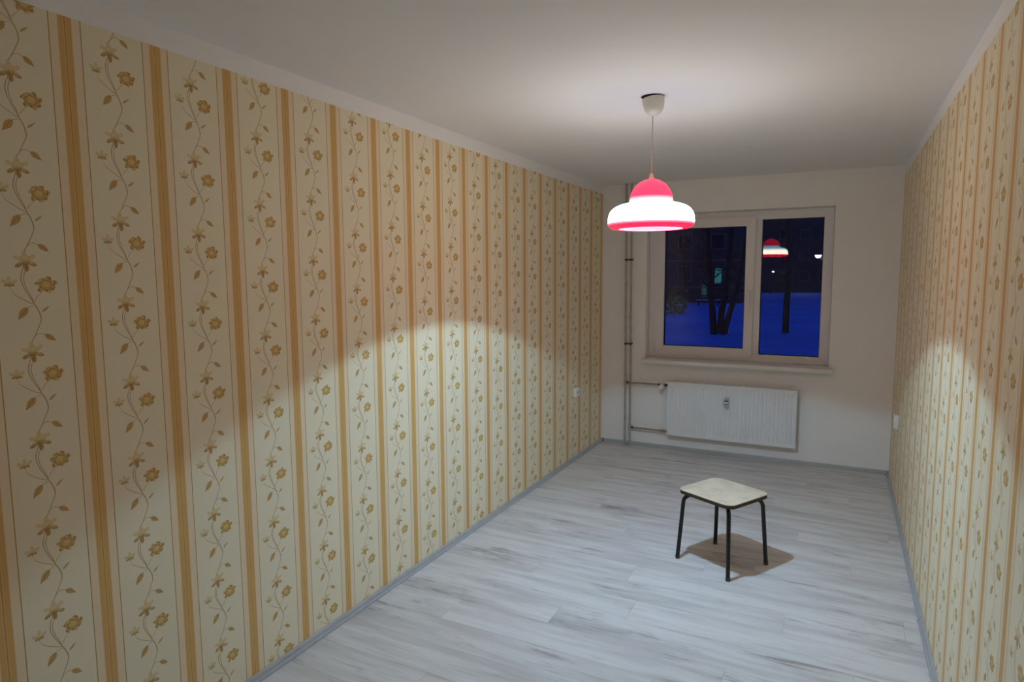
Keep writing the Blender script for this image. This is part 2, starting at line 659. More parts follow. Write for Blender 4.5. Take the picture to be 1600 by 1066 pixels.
def joint(name, parent, c, along, inward, half, mat):
    bm = bmesh.new()
    rings = []
    for s in (-half, half):
        rings.append([bm.verts.new((c[0] + along[0] * s + inward[0] * (d * 1.07 + (0.0012 if d > 0 else 0)),
                                    c[1] + along[1] * s + inward[1] * (d * 1.07 + (0.0012 if d > 0 else 0)), h * 1.04))
                      for d, h in PROF])
    n = len(PROF)
    for k in range(n):
        bm.faces.new([rings[0][k], rings[0][(k + 1) % n], rings[1][(k + 1) % n], rings[1][k]])
    bm.faces.new(rings[0])
    bm.faces.new(rings[1][::-1])
    return link(name, mesh_from(bm, name), mat, parent)


bl = skirting('baseboard_left', (0.0013, YB), (0.0013, -0.001), (1, 0), 'grey plastic skirting along the left papered wall')
br = skirting('baseboard_right', (W - 0.0013, YB), (W - 0.0013, -0.001), (-1, 0), 'grey plastic skirting along the right papered wall')
bf = skirting('baseboard_far', (0.0, 0.0), (W, 0.0), (0, -1), 'grey plastic skirting under the radiator wall')
joint('joint_cover', br, (W - 0.0013, -2.50), (0, 1), (-1, 0), 0.006, M['baseboard'])
joint('joint_cover', bl, (0.0013, -2.50), (0, 1), (1, 0), 0.006, M['baseboard'])
joint('corner_cover', bf, (0.026, 0.0), (1, 0), (0, -1), 0.006, M['corner'])
joint('corner_cover', br, (W - 0.0013, -0.026), (0, 1), (-1, 0), 0.006, M['corner'])

# ------------------------------------------------------------------ window
win = empty('window_1', (0, 0, 0))
tag(win, 'white plastic two-part window looking out on blue snowy dusk', 'window', kind='structure')


def mitred(name, x0, x1, z0, z1, w, y0, y1, mat, parent, bev=0.004, wr_=None, gap=0.0004):
    """four bars with 45-degree corner joints; w = (left, right, bottom, top) widths"""
    if not isinstance(w, tuple):
        w = (w,) * 4
    l, r, b, t = w
    O = [(x0, z0), (x1, z0), (x1, z1), (x0, z1)]
    I = [(x0 + l, z0 + b), (x1 - r, z0 + b), (x1 - r, z1 - t), (x0 + l, z1 - t)]
    out = []
    for k in range(4):
        k2 = (k + 1) % 4
        q = [O[k], O[k2], I[k2], I[k]]
        cx = sum(p[0] for p in q) / 4
        cz = sum(p[1] for p in q) / 4
        # shorten slightly along the bar for the mitre joint
        horiz = k % 2 == 0
        q = [(p[0] - gap * math.copysign(1, p[0] - cx) if horiz else p[0],
              p[1] if horiz else p[1] - gap * math.copysign(1, p[1] - cz)) for p in q]
        bm = bmesh.new()
        f0 = [bm.verts.new((p[0], y0, p[1])) for p in q]
        f1 = [bm.verts.new((p[0], y1, p[1])) for p in q]
        bm.faces.new(f0)
        bm.faces.new(f1[::-1])
        for i in range(4):
            j = (i + 1) % 4
            bm.faces.new([f0[i], f1[i], f1[j], f0[j]])
        if bev:
            ed = [e for e in bm.edges if all(abs(v.co.y - y0) < 1e-6 for v in e.verts)
                  and (abs(e.verts[0].co.z - e.verts[1].co.z) < 1e-5 or abs(e.verts[0].co.x - e.verts[1].co.x) < 1e-5)]
            bmesh.ops.bevel(bm, geom=ed, offset=bev, segments=2, affect='EDGES')
        out.append(link(name, mesh_from(bm, name, True, 35), mat, parent))
    return out


FY0, FY1 = 0.100, 0.170
frame = empty('frame')
frame.parent = win
mitred('frame_bar', OX0 + 0.002, OX1 - 0.002, 0.857, OZ1 - 0.002, (0.068, 0.077, 0.066, 0.080), FY0, FY1, M['pvc'], frame)
box('mullion', 1.357, 1.421, FY0 + 0.0005, FY1, 0.924, 2.108, M['pvc'], frame, 0.003)
sash = empty('opening_sash')
sash.parent = win
mitred('sash_bar', 0.494, 1.369, 0.884, 2.141, (0.084, 0.078, 0.087, 0.086), 0.082, 0.150, M['pvc'], sash, 0.006)
mitred('gasket', 0.577, 1.292, 0.970, 2.056, 0.006, 0.096, 0.128, M['gasket'], sash, 0)
mitred('gasket', 1.420, 1.909, 0.922, 2.111, 0.006, 0.112, 0.145, M['gasket'], win, 0)
box('pane', 0.579, 1.290, 0.118, 0.122, 0.972, 2.054, M['glass'], sash)
box('pane', 1.421, 1.908, 0.133, 0.137, 0.924, 2.109, M['glass'], win)
# glazing bead slopes and hinges
for zz in (0.965, 2.045):
    tube('hinge', [(0.486, 0.086, zz - 0.035), (0.486, 0.086, zz + 0.035)], 0.007, M['pvc'], sash, 10)
hd = box('handle_plate', 1.318, 1.346, 0.070, 0.083, 1.435, 1.500, M['plastic'], sash, 0.004)
tube('lever', spline([(1.332, 0.072, 1.485), (1.332, 0.045, 1.484), (1.332, 0.040, 1.470), (1.332, 0.040, 1.372)], 4),
     [0.009] * 12 + [0.008], M['plastic'], hd, 10)
# sill
sill = box('window_sill', 0.424, 2.018, -0.130, 0.0, 0.820, 0.856, M['sill'], win, 0.006)
box('sill_inner', OX0 + 0.001, OX1 - 0.001, -0.005, 0.115, 0.8255, 0.8555, M['sill'], sill)
box('sill_end_cap', 2.018, 2.022, -0.131, -0.001, 0.819, 0.857, M['plastic'], sill, 0.001)
box('sill_end_cap', 0.420, 0.424, -0.131, -0.001, 0.819, 0.857, M['plastic'], sill, 0.001)

# ------------------------------------------------------------------ pendant lamp
lx, ly = LAMP
lamp = empty('pendant_lamp', (lx, ly, H))
tag(lamp, 'lit pendant lamp with glowing red and white mushroom-shaped shade hanging from the ceiling', 'lamp')
M['red_shade'] = emissive('glowing_red_plastic', (1.0, 0.016, 0.044), SHADE_RED, lin(200, 20, 50), 0.25)
M['rim_shade'] = emissive('glowing_crimson_plastic', (1.0, 0.003, 0.014), SHADE_RED * 2.4, lin(200, 15, 50), 0.25)
M['white_shade'] = emissive('glowing_white_plastic', (0.95, 0.97, 1.0), SHADE_WHITE, lin(240, 240, 240), 0.25)
NT.cur = M['white_shade'].node_tree
_co = objco()
_sp = NT.cur.nodes.new('ShaderNodeSeparateXYZ')
NT.cur.links.new(_co, _sp.inputs[0])
_t = sstep(X(_sp.outputs[2]), 1.972 - H, 1.925 - H)
put(NT.cur.nodes['Principled BSDF'].inputs['Emission Color'], mix(_t, (0.30, 0.76, 1.0, 1), (1.0, 0.81, 0.64, 1)))
put(NT.cur.nodes['Principled BSDF'].inputs['Emission Strength'], _t * (SHADE_WHITE - SHADE_SHOULDER) + SHADE_SHOULDER)
for _k, _z0, _z1, _hot, _cold in (('red_shade', 2.010, 1.992, (1.0, 0.20, 0.24, 1), (1.0, 0.016, 0.044, 1)),
                                  ('rim_shade', 1.8700, 1.8835, (1.0, 0.055, 0.085, 1), (1.0, 0.002, 0.010, 1))):
    NT.cur = M[_k].node_tree            # emission colour blends to paler pink towards the white band
    _sp = NT.cur.nodes.new('ShaderNodeSeparateXYZ')
    NT.cur.links.new(objco(), _sp.inputs[0])
    put(NT.cur.nodes['Principled BSDF'].inputs['Emission Color'], mix(sstep(X(_sp.outputs[2]), _z0 - H, _z1 - H), _cold, _hot))
M['lip'] = simple('crimson_lip_inside', (0.30, 0.020, 0.028, 1), 0.5, var=0.02, spec=0.1)
M['liner'] = simple('shade_inside_white', lin(240, 238, 236), 0.6, var=0.01)
bmt, bp = new_mat('lit_clear_bulb')
bmt.node_tree.nodes.remove(bp)
em_ = bmt.node_tree.nodes.new('ShaderNodeEmission')
em_.inputs[0].default_value = BULB_COL + (1,)
em_.inputs[1].default_value = 20.0
tp_ = bmt.node_tree.nodes.new('ShaderNodeBsdfTransparent')
ad_ = bmt.node_tree.nodes.new('ShaderNodeAddShader')
bmt.node_tree.links.new(em_.outputs[0], ad_.inputs[0])
bmt.node_tree.links.new(tp_.outputs[0], ad_.inputs[1])
bmt.node_tree.links.new(ad_.outputs[0], bmt.node_tree.nodes['Material Output'].inputs[0])
bmt.cycles.emission_sampling = 'NONE'
M['bulb'] = bmt
hz = lambda prof: [(r, z - H) for r, z in prof]
# ceiling cup, slightly tilted so that a dark gap shows
lathe('ceiling_hole', hz([(0.0, H - 0.0035), (0.050, H - 0.0035), (0.054, H - 0.0005), (0.0, H - 0.0005)]), M['dark'], lamp, 0, 0, 32)
cup = lathe('ceiling_cup', [(0.0, -0.080), (0.010, -0.080), (0.014, -0.076), (0.028, -0.070), (0.038, -0.060), (0.045, -0.046), (0.0495, -0.028),
                            (0.052, -0.010), (0.0525, 0.0), (0.049, 0.0), (0.046, -0.028), (0.034, -0.056), (0.0, -0.068)],
            M['canopy'], lamp, 0, 0, 40)
cup.rotation_euler = (math.radians(-3), math.radians(-7), 0)
cup.location = (0.002, 0, -0.011)
tube('cord', [(0.001, 0, -0.088), (0.0005, 0, -0.2), (0, 0, 2.108 - H)], 0.0030, M['cord'], lamp, 8)
lathe('cord_grip', hz([(0.0, 2.118), (0.007, 2.118), (0.0085, 2.112), (0.012, 2.094), (0.0135, 2.088), (0.0, 2.088)]), M['plastic'], lamp, 0, 0, 20)
shade = empty('shade')
shade.parent = lamp
dome = [(0.012, 2.0905), (0.026, 2.0885), (0.042, 2.082), (0.058, 2.073), (0.072, 2.061), (0.083, 2.047), (0.0915, 2.032),
        (0.097, 2.017), (0.1003, 2.003), (0.101, 1.992)]
band = [(0.101, 1.992), (0.1015, 1.986), (0.104, 1.982), (0.110, 1.9795), (0.125, 1.976), (0.142, 1.972), (0.158, 1.966), (0.172, 1.959),
        (0.184, 1.949), (0.1935, 1.937), (0.2000, 1.922), (0.2032, 1.905), (0.2036, 1.893), (0.2036, 1.8835)]
rim = [(0.2036, 1.8835), (0.2020, 1.877), (0.1975, 1.869), (0.189, 1.8625), (0.178, 1.8585), (0.165, 1.8565), (0.150, 1.856)]
inner = [(0.150, 1.856), (0.150, 1.8585), (0.168, 1.860), (0.186, 1.866), (0.197, 1.878), (0.2005, 1.893), (0.198, 1.912), (0.190, 1.934),
         (0.172, 1.953), (0.142, 1.967), (0.106, 1.976), (0.0985, 1.984), (0.097, 2.002), (0.090, 2.027), (0.070, 2.057),
         (0.042, 2.078), (0.012, 2.0865), (0.012, 2.0905)]
lathe('shade_dome', hz(dome), M['red_shade'], shade, 0, 0, 64)
lathe('shade_band', hz(band), M['white_shade'], shade, 0, 0, 64)
lathe('shade_rim', hz(rim), M['rim_shade'], shade, 0, 0, 64)
lathe('shade_lip', hz(inner[:6]), M['lip'], shade, 0, 0, 64)
lathe('shade_liner', hz(inner[5:]), M['liner'], shade, 0, 0, 64)
lathe('bulb_socket', hz([(0.0, 2.085), (0.019, 2.085), (0.021, 2.07), (0.021, 2.005), (0.019, 1.985), (0.0, 1.985)]), M['plastic'], lamp, 0, 0, 24)
bulb = lathe('bulb', hz([(0.0, 1.900), (0.012, 1.9025), (0.022, 1.909), (0.0275, 1.9185), (0.0290, 1.929), (0.027, 1.941), (0.021, 1.957),
                  (0.0145, 1.970), (0.013, 1.984)]), M['bulb'], lamp, 0, 0, 20)

ld = bpy.data.lights.new('bulb_light', 'POINT')      # a bulb that throws most of its light downwards
ld.shadow_soft_size = 0.005
ld.energy = BULB_POWER
ld.color = BULB_COL
ld.use_nodes = True
NT.cur = ld.node_tree
_tc = NT.cur.nodes.new('ShaderNodeTexCoord')
_sp = NT.cur.nodes.new('ShaderNodeSeparateXYZ')
NT.cur.links.new(_tc.outputs['Normal'], _sp.inputs[0])
put(NT.cur.nodes['Emission'].inputs['Strength'], mx(X(_sp.outputs[2]) * -1.0, 0.0) * 0.74 + 0.26)
lo = bpy.data.objects.new('bulb_light', ld)
COL.objects.link(lo)
lo.parent = bulb
lo.location = (0, 0, 1.926 - H)

# ------------------------------------------------------------------ stool
SC, SA = (1.5045, -2.2455), math.radians(-28.3)
stool = empty('stool', (SC[0], SC[1], 0), SA)
tag(stool, 'square stool with worn cream top and four black tubular legs', 'stool')


def rounded_plate(hx, hy, r, z0, z1, bev=0.0, n=8):
    bm = bmesh.new()
    pts = []
    for cx, cy, a0 in ((hx - r, hy - r, 0), (-hx + r, hy - r, 90), (-hx + r, -hy + r, 180), (hx - r, -hy + r, 270)):
        for k in range(n + 1):
            a = math.radians(a0 + 90 * k / n)
            pts.append((cx + r * math.cos(a), cy + r * math.sin(a)))
    lo = [bm.verts.new((p[0], p[1], z0)) for p in pts]
    hi = [bm.verts.new((p[0], p[1], z1)) for p in pts]
    bm.faces.new(lo[::-1])
    top = bm.faces.new(hi)
    for i in range(len(pts)):
        j = (i + 1) % len(pts)
        bm.faces.new([lo[i], lo[j], hi[j], hi[i]])
    if bev:
        bmesh.ops.bevel(bm, geom=list(top.edges), offset=bev, segments=2, affect='EDGES')
    return bm


HX, HY = 0.1835, 0.1800
seat = link('seat', mesh_from(rounded_plate(HX, HY, 0.052, 0.4135, 0.4165, 0.0012), 'seat', True, 40), M['worn_top'], stool)
link('seat_board', mesh_from(rounded_plate(HX - 0.0006, HY - 0.0006, 0.0515, 0.394, 0.4134), 'seat_board', True, 40), M['ply'], seat)
for sx, sy in ((1, 1), (-1, 1), (-1, -1), (1, -1)):
    fx, fy = 0.173 * sx, 0.170 * sy
    path = [(0.060 * sx, 0.060 * sy, 0.3825), (0.118 * sx, 0.116 * sy, 0.3825)]
    for k in range(1, 8):
        a = math.radians(84 * k / 7)
        d = 0.036 * math.sin(a)
        path.append(((0.118 + d * 1.0) * sx, (0.116 + d * 1.0) * sy, 0.3825 - 0.046 * (1 - math.cos(a))))
    path.append((fx, fy, 0.012))
    lg = tube('leg', path, 0.0114, M['blacksteel'], stool, 14)
    lathe('foot_cap', [(0.0, 0.0), (0.0115, 0.0), (0.0125, 0.003), (0.0125, 0.020), (0.0, 0.020)], M['rubber'], lg, fx, fy, 14)

# ------------------------------------------------------------------ radiator
RX0, RX1, RZ0, RZ1 = 0.672, 1.760, 0.157, 0.655
rad = empty('radiator', (0.5 * (RX0 + RX1), -0.04, RZ0))
rad_off = Vector((-0.5 * (RX0 + RX1), 0.04, -RZ0))
tag(rad, 'white fluted steel panel radiator on the wall below the window', 'radiator')


def radp(o):
    o.parent = rad
    o.location = rad_off
    return o


nx = 32
pitch = (RX1 - RX0 - 0.024) / nx
xs, ys = [], []
xs.append(RX0); ys.append(0.0)
xs.append(RX0 + 0.012); ys.append(0.0)
for i in range(nx):
    b = RX0 + 0.012 + i * pitch
    for fxx, dep in ((0.18, 0.0), (0.30, 1.0), (0.70, 1.0), (0.82, 0.0)):
        xs.append(b + fxx * pitch); ys.append(dep)
xs.append(RX1 - 0.012); ys.append(0.0)
xs.append(RX1); ys.append(0.0)
zs = [(RZ0, 0.0), (RZ0 + 0.028, 0.0), (RZ0 + 0.036, 0.7), (RZ0 + 0.046, 1.0), (RZ1 - 0.046, 1.0), (RZ1 - 0.036, 0.7), (RZ1 - 0.028, 0.0), (RZ1, 0.0)]
bm = bmesh.new()
grid = []
for zc, k in zs:
    grid.append([bm.verts.new((x, -0.1005 + 0.0065 * d * k, zc)) for x, d in zip(xs, ys)])
for a, b in zip(grid, grid[1:]):
    for i in range(len(xs) - 1):
        bm.faces.new([a[i], a[i + 1], b[i + 1], b[i]])
# back sheet closes the water panel
back = [bm.verts.new((x, -0.086, z)) for x, z in ((RX0, RZ0), (RX1, RZ0), (RX1, RZ1), (RX0, RZ1))]
bm.faces.new(back[::-1])
bm.faces.new([*grid[0], back[1], back[0]])
bm.faces.new([*grid[-1][::-1], back[3], back[2]])
bm.faces.new([*[g[0] for g in grid][::-1], back[0], back[3]])
bm.faces.new([*[g[-1] for g in grid], back[2], back[1]])
radp(link('front_panel', mesh_from(bm, 'front_panel', True, 30), M['radiator']))
radp(box('side_cover', RX0 - 0.0015, RX0 + 0.0005, -0.099, -0.042, RZ0 + 0.004, RZ1 + 0.002, M['radiator']))
radp(box('side_cover', RX1 - 0.0005, RX1 + 0.0015, -0.099, -0.042, RZ0 + 0.004, RZ1 + 0.002, M['radiator']))
bm = bmesh.new()
add_box(bm, RX0, RX1, -0.098, -0.092, RZ1 - 0.004, RZ1 + 0.002)
add_box(bm, RX0, RX1, -0.050, -0.042, RZ1 - 0.004, RZ1 + 0.002)
for i in range(54):
    x = RX0 + 0.01 + i * (RX1 - RX0 - 0.02) / 53
    add_box(bm, x - 0.003, x + 0.003, -0.093, -0.049, RZ1 - 0.003, RZ1 + 0.001)
radp(link('top_grille', mesh_from(bm, 'top_grille'), M['radiator']))
bm = bmesh.new()
for i in range(64):
    x = RX0 + 0.02 + i * (RX1 - RX0 - 0.04) / 63
    add_box(bm, x - 0.0008, x + 0.0008, -0.0855, -0.046, RZ0 + 0.03, RZ1 - 0.03)
fins = radp(link('convector_fins', mesh_from(bm, 'convector_fins'), M['radiator']))
for bx in (RX0 + 0.16, RX1 - 0.16):
    radp(box('wall_bracket', bx - 0.015, bx + 0.015, -0.0465, -0.0005, RZ0 + 0.05, RZ1 - 0.06, M['radiator']))
mt_ = radp(link('heat_meter', mesh_from(rounded_plate(0.0235, 0.048, 0.020, 0.0, 0.022, 0.005), 'heat_meter', True, 40), M['greyplastic']))
mt_.rotation_euler = (math.radians(90), 0, 0)
mt_.location = rad_off + Vector((1.194, -0.0995, 0.506))
for k, (zz, hh, mm) in enumerate(((0.016, 0.006, M['dark']), (0.0, 0.009, M['plastic']), (-0.010, 0.004, M['dark']))):
    s_ = box('display', -0.013, 0.013, zz - hh, zz + hh, 0.0216, 0.0228, mm, mt_)
# thermostat valve and lower union
VX = 0.607
radp(tube('valve_body', [(0.575, -0.066, 0.617), (0.672, -0.066, 0.617)], 0.0115, M['darkmetal'], None, 12))
th = radp(tube('thermostat_head', [(0.618, -0.066, 0.614), (0.618, -0.078, 0.612), (0.618, -0.085, 0.611), (0.618, -0.140, 0.606), (0.618, -0.146, 0.605)],
               [0.014, 0.016, 0.021, 0.023, 0.017], M['plastic'], None, 18))
radp(tube('lower_union', [(0.590, -0.066, 0.184), (0.604, -0.066, 0.184), (0.606, -0.066, 0.184), (0.640, -0.066, 0.184), (0.642, -0.066, 0.184), (0.674, -0.066, 0.184)],
          [0.011, 0.011, 0.016, 0.016, 0.0125, 0.0125], M['brass'], None, 8))
radp(tube('bleed_plug', [(RX1, -0.075, RZ1 - 0.04), (RX1 + 0.012, -0.075, RZ1 - 0.04)], 0.010, M['plastic'], None, 12))
radp(tube('end_plug', [(RX1, -0.075, RZ0 + 0.035), (RX1 + 0.008, -0.075, RZ0 + 0.035)], 0.010, M['plastic'], None, 12))

# ------------------------------------------------------------------ heating risers
PR = 0.0100
rA = empty('heating_riser', (0.262, -0.06, 0))
tag(rA, 'left grey heating riser pipe with upper branch to the radiator valve', 'pipe')
rB = empty('heating_riser', (0.309, -0.06, 0))
tag(rB, 'right grey heating riser pipe with lower branch to the radiator', 'pipe')
tube('pipe', [(0, 0, 0.0005), (-0.004, 0, 0.9), (-0.014, 0, H)], PR, M['pipe'], rA, 14)
tube('pipe', [(0, 0, 0.0005), (-0.003, 0, 0.9), (-0.011, 0, H)], PR, M['pipe'], rB, 14)
tube('tee', [(-0.003, 0, 0.585), (-0.003, 0, 0.650)], 0.0140, M['pipe'], rA, 14)
# upper branch steps out in front of the right riser
tube('branch_pipe', spline([(-0.002, 0, 0.619), (0.016, -0.010, 0.619), (0.040, -0.024, 0.619), (0.075, -0.024, 0.619), (0.115, -0.006, 0.619), (0.20, -0.006, 0.618), (0.320, -0.006, 0.617)], 4),
     0.0088, M['brass'], rA, 12)
tube('coupling', [(0.016, -0.009, 0.619), (0.032, -0.020, 0.619)], 0.0125, M['darkmetal'], rA, 8)
tube('tee', [(-0.001, 0, 0.152), (-0.001, 0, 0.214)], 0.0140, M['pipe'], rB, 14)
tube('branch_pipe', [(0.0, 0, 0.186), (0.1, -0.003, 0.185), (0.285, -0.006, 0.184)], 0.0088, M['brass'], rB, 12)
tube('coupling', [(0.014, 0, 0.186), (0.032, -0.001, 0.186)], 0.0125, M['darkmetal'], rB, 8)
for zz in (0.987, 1.774):
    for r_, dx in ((rA, -0.004 - 0.0062 * (zz - 0.9)), (rB, -0.003 - 0.0047 * (zz - 0.9))):
        cl = tube('clamp', [(dx, 0, zz - 0.010), (dx, 0, zz + 0.010)], PR + 0.0035, M['darkmetal'], r_, 14)
        tube('clamp_rod', [(dx, 0.010, zz), (dx, 0.0602, zz)], 0.005, M['darkmetal'], cl, 8)
box('clamp_bridge', 0.008, 0.034, -0.004, 0.004, 1.768, 1.780, M['darkmetal'], rA, 0.001)
box('clamp_bridge', 0.008, 0.034, -0.004, 0.004, 0.981, 0.993, M['darkmetal'], rA, 0.001)
for r_, zz in ((rA, 1.55), (rB, 1.25)):
    tube('pipe_socket', [(-0.006, 0, zz - 0.025), (-0.006, 0, zz + 0.025)], 0.0130, M['pipe'], r_, 14)
for r_ in (rA, rB):
    lathe('floor_sleeve', [(0.0102, 0.0), (0.017, 0.0), (0.016, 0.012), (0.0102, 0.014)], M['pipe'], r_, 0, 0, 16)

# ------------------------------------------------------------------ power sockets
def socket_outlet(loc, rz, hw, hh, dep, label, twin):
    """box faces local +X; hw half width along local Y"""
    r_ = empty('power_socket', loc, rz)
    tag(r_, label, 'socket', 'white surface-mounted wall sockets')
    box('body', 0.0, dep, -hw, hw, -hh, hh, M['plastic'], r_, 0.005, 3)
    spots = [0.0] if not twin else [-hh * 0.5, hh * 0.5]
    for zc in spots:
        bm = bmesh.new()
        rr = min(hw, hh) * (0.62 if not twin else 0.5)
        prof = [(rr * 1.12, dep - 0.001), (rr * 1.12, dep + 0.0015), (rr, dep + 0.0015), (rr * 0.92, dep - 0.0005), (0.0, dep - 0.0005)]
        add_lathe(bm, prof, 0, 0, 24)
        bm.transform(Matrix.Rotation(math.radians(90), 4, 'Y'))
        for v in bm.verts:
            v.co.z += zc
        f_ = link('socket_well', mesh_from(bm, 'socket_well', True, 40), M['plastic'], r_)
        for yy in (-0.011, 0.011):
            tube('pin_hole', [(dep - 0.004, yy, zc), (dep + 0.0008, yy, zc)], 0.0065, M['dark'], f_, 10)
    return r_


socket_outlet((0.0012, -0.712, 0.610), 0.0, 0.042, 0.040, 0.030, 'white square wall socket on the left papered wall near the corner', False)
socket_outlet((W - 0.0012, -0.640, 0.578), PI, 0.040, 0.050, 0.030, 'white wall socket on the right papered wall', True)

# ------------------------------------------------------------------ outdoors: snowy yard at dusk
GZ = -1.06  # most yard positions come from image pixels
M['snow'] = simple('snow', lin(236, 238, 242), 0.8, var=0.12, nscale=0.25, bmp=0.3, bscale=2.0)
M['bark'] = simple('dark_bark', lin(52, 44, 40), 0.9, var=0.4, nscale=6)
M['facade'] = simple('dark_facade', lin(84, 76, 76), 0.9, var=0.25, nscale=0.6)
M['facade2'] = simple('dim_facade', lin(66, 62, 66), 0.9, var=0.25, nscale=0.4)
M['ledge'] = simple('grey_ledge', lin(104, 98, 100), 0.9, var=0.1)
M['darkpane'] = simple('dark_window_pane', lin(26, 28, 34), 0.15, var=0.1)
M['hedge'] = simple('olive_hedge', lin(94, 98, 74), 0.9, var=0.5, nscale=5)
M['teal'] = emissive('teal_lit_window', (0.10, 0.62, 0.66), 0.16, lin(60, 80, 80))
M['tealdim'] = emissive('dim_teal_door', (0.12, 0.5, 0.42), 0.07, lin(60, 70, 70))
M['lampglow'] = emissive('street_lamp_glow', (0.75, 0.97, 1.0), 6.0)
for k_ in ('teal', 'tealdim', 'lampglow'):
    M[k_].cycles.emission_sampling = 'NONE'
M['metal_dark'] = simple('dark_post', lin(40, 42, 46), 0.5, var=0.2)

bm = bmesh.new()
nxg, nyg = 40, 60
rows = []
for j in range(nyg + 1):
    yy = 0.37 + (150.0 - 0.37) * (j / nyg) ** 1.6
    rr = []
    for i in range(nxg + 1):
        xx = -70 + 130 * i / nxg
        hgt = 0.05 * math.sin(xx * 0.7 + yy * 0.3) + 0.04 * math.sin(yy * 0.9 - xx * 0.4)
        rr.append(bm.verts.new((xx, yy, GZ + hgt * min(1, yy / 8))))
    rows.append(rr)
for a, b in zip(rows, rows[1:]):
    for i in range(nxg):
        bm.faces.new([a[i], a[i + 1], b[i + 1], b[i]])
gr = link('ground', mesh_from(bm, 'ground', True), M['snow'])
tag(gr, 'snow-covered yard outside the window, blue in the dusk', 'ground', kind='structure')


def tree(loc, trunks, label, seed, twig=True, spread=1.0):
    rng = random.Random(seed)
    t = empty('bare_tree', loc)
    tag(t, label, 'tree', 'bare trees in the snowy yard')
    for pts, r0, r1 in trunks:
        sp_ = spline(pts, 5)
        n = len(sp_)
        tr_ = tube('trunk', sp_, [r0 + (r1 - r0) * i / (n - 1) for i in range(n)], M['bark'], t, 9)
        if twig:
            for k in range(14):
                bm = bmesh.new()
                f = rng.uniform(0.42, 0.98)
                p0 = sp_[int(f * (n - 1))]
                az = rng.uniform(0, 2 * PI)
                L = rng.uniform(0.9, 2.4) * spread
                d = Vector((math.cos(az), math.sin(az) * 0.6, rng.uniform(0.25, 0.9))).normalized()
                pts2 = [p0]
                for s_ in range(1, 5):
                    d = (d + Vector((rng.uniform(-.3, .3), rng.uniform(-.3, .3), rng.uniform(-.1, .25)))).normalized()
                    pts2.append(pts2[-1] + d * L / 4)
                add_tube(bm, pts2, [0.035, 0.028, 0.02, 0.013, 0.006], 5)
                for s_ in (1, 2, 3):
                    for _ in range(2):
                        dd = (d + Vector((rng.uniform(-1, 1), rng.uniform(-1, 1), rng.uniform(-.4, .8)))).normalized()
                        q0 = pts2[s_]
                        add_tube(bm, [q0 - dd * 0.01, q0 + dd * L * 0.22, q0 + dd * L * 0.42 + Vector((0, 0, 0.06))], [0.014, 0.010, 0.004], 4)
                link('branch', mesh_from(bm, 'branch'), M['bark'], tr_)
    return t


tree((-3.0, 24.2, GZ), [
    ([(-0.02, 0, -0.1), (-0.12, 0, 1.0), (-0.28, 0.2, 2.4), (-0.50, 0.5, 5.2), (-0.5, 0.6, 9.0)], 0.17, 0.08),
    ([(0.14, 0.5, -0.1), (0.20, 0.6, 1.0), (0.36, 0.8, 2.3), (0.50, 1.0, 5.2), (0.7, 1.2, 9.0)], 0.17, 0.08),
    ([(0.40, 0, -0.1), (0.62, 0, 0.9), (0.88, 0, 1.8), (1.18, 0, 3.5), (1.5, 0, 8.0)], 0.15, 0.06)],
    'dark three-trunked bare tree seen through the left window pane', 3, spread=0.7)
tree((-0.13, 25.8, GZ), [([(0, 0, -0.1), (0.0, 0, 1.2), (0.04, 0, 2.6), (-0.08, 0, 5.2), (-0.1, 0, 9.5)], 0.16, 0.09)],
     'single dark bare tree trunk seen through the right window pane', 5, spread=0.5)
tree((-8.6, 44.0, GZ), [([(0, 0, -0.1), (0.1, 0, 2.0), (-0.2, 0, 5.0), (0.0, 0, 9.0)], 0.15, 0.06)],
     'bare tree in front of the long low building', 8, spread=1.6)

def building(name, x0, x1, y0, y1, h, label, mat, wins, ledges, lit=()):
    b = empty(name, (0.5 * (x0 + x1), y0, GZ))
    tag(b, label, 'building')
    cx = 0.5 * (x0 + x1)
    box('facade', x0 - cx, x1 - cx, 0, y1 - y0, -0.3, h, mat, b)
    for zz in ledges:
        box('ledge', x0 - cx, x1 - cx, -0.12, 0.0, zz - GZ - 0.06, zz - GZ + 0.06, M['ledge'], b)
    for (wx, wz, ww, wh) in wins:
        w_ = box('window', wx - cx - ww / 2, wx - cx + ww / 2, -0.05, 0.0, wz - GZ - wh / 2, wz - GZ + wh / 2, M['ledge'], b)
        box('window_pane', wx - cx - ww / 2 + 0.09, wx - cx + ww / 2 - 0.09, -0.06, -0.045, wz - GZ - wh / 2 + 0.09, wz - GZ + wh / 2 - 0.09,
            M['darkpane'], w_)
    for (lx0, lx1, lz0, lz1, nm, mat_) in lit:
        w_ = box(nm, lx0 - cx - 0.06, lx1 - cx + 0.06, -0.05, 0.0, lz0 - GZ - 0.06, lz1 - GZ + 0.06, M['facade2'], b)
        box('lit_pane', lx0 - cx, lx1 - cx, -0.07, -0.045, lz0 - GZ, lz1 - GZ, mat_, w_)
    rf = box('roof', x0 - cx - 0.4, x1 - cx + 0.4, -0.4, y1 - y0 + 0.4, h, h + 0.35, M['facade2'], b)
    return b


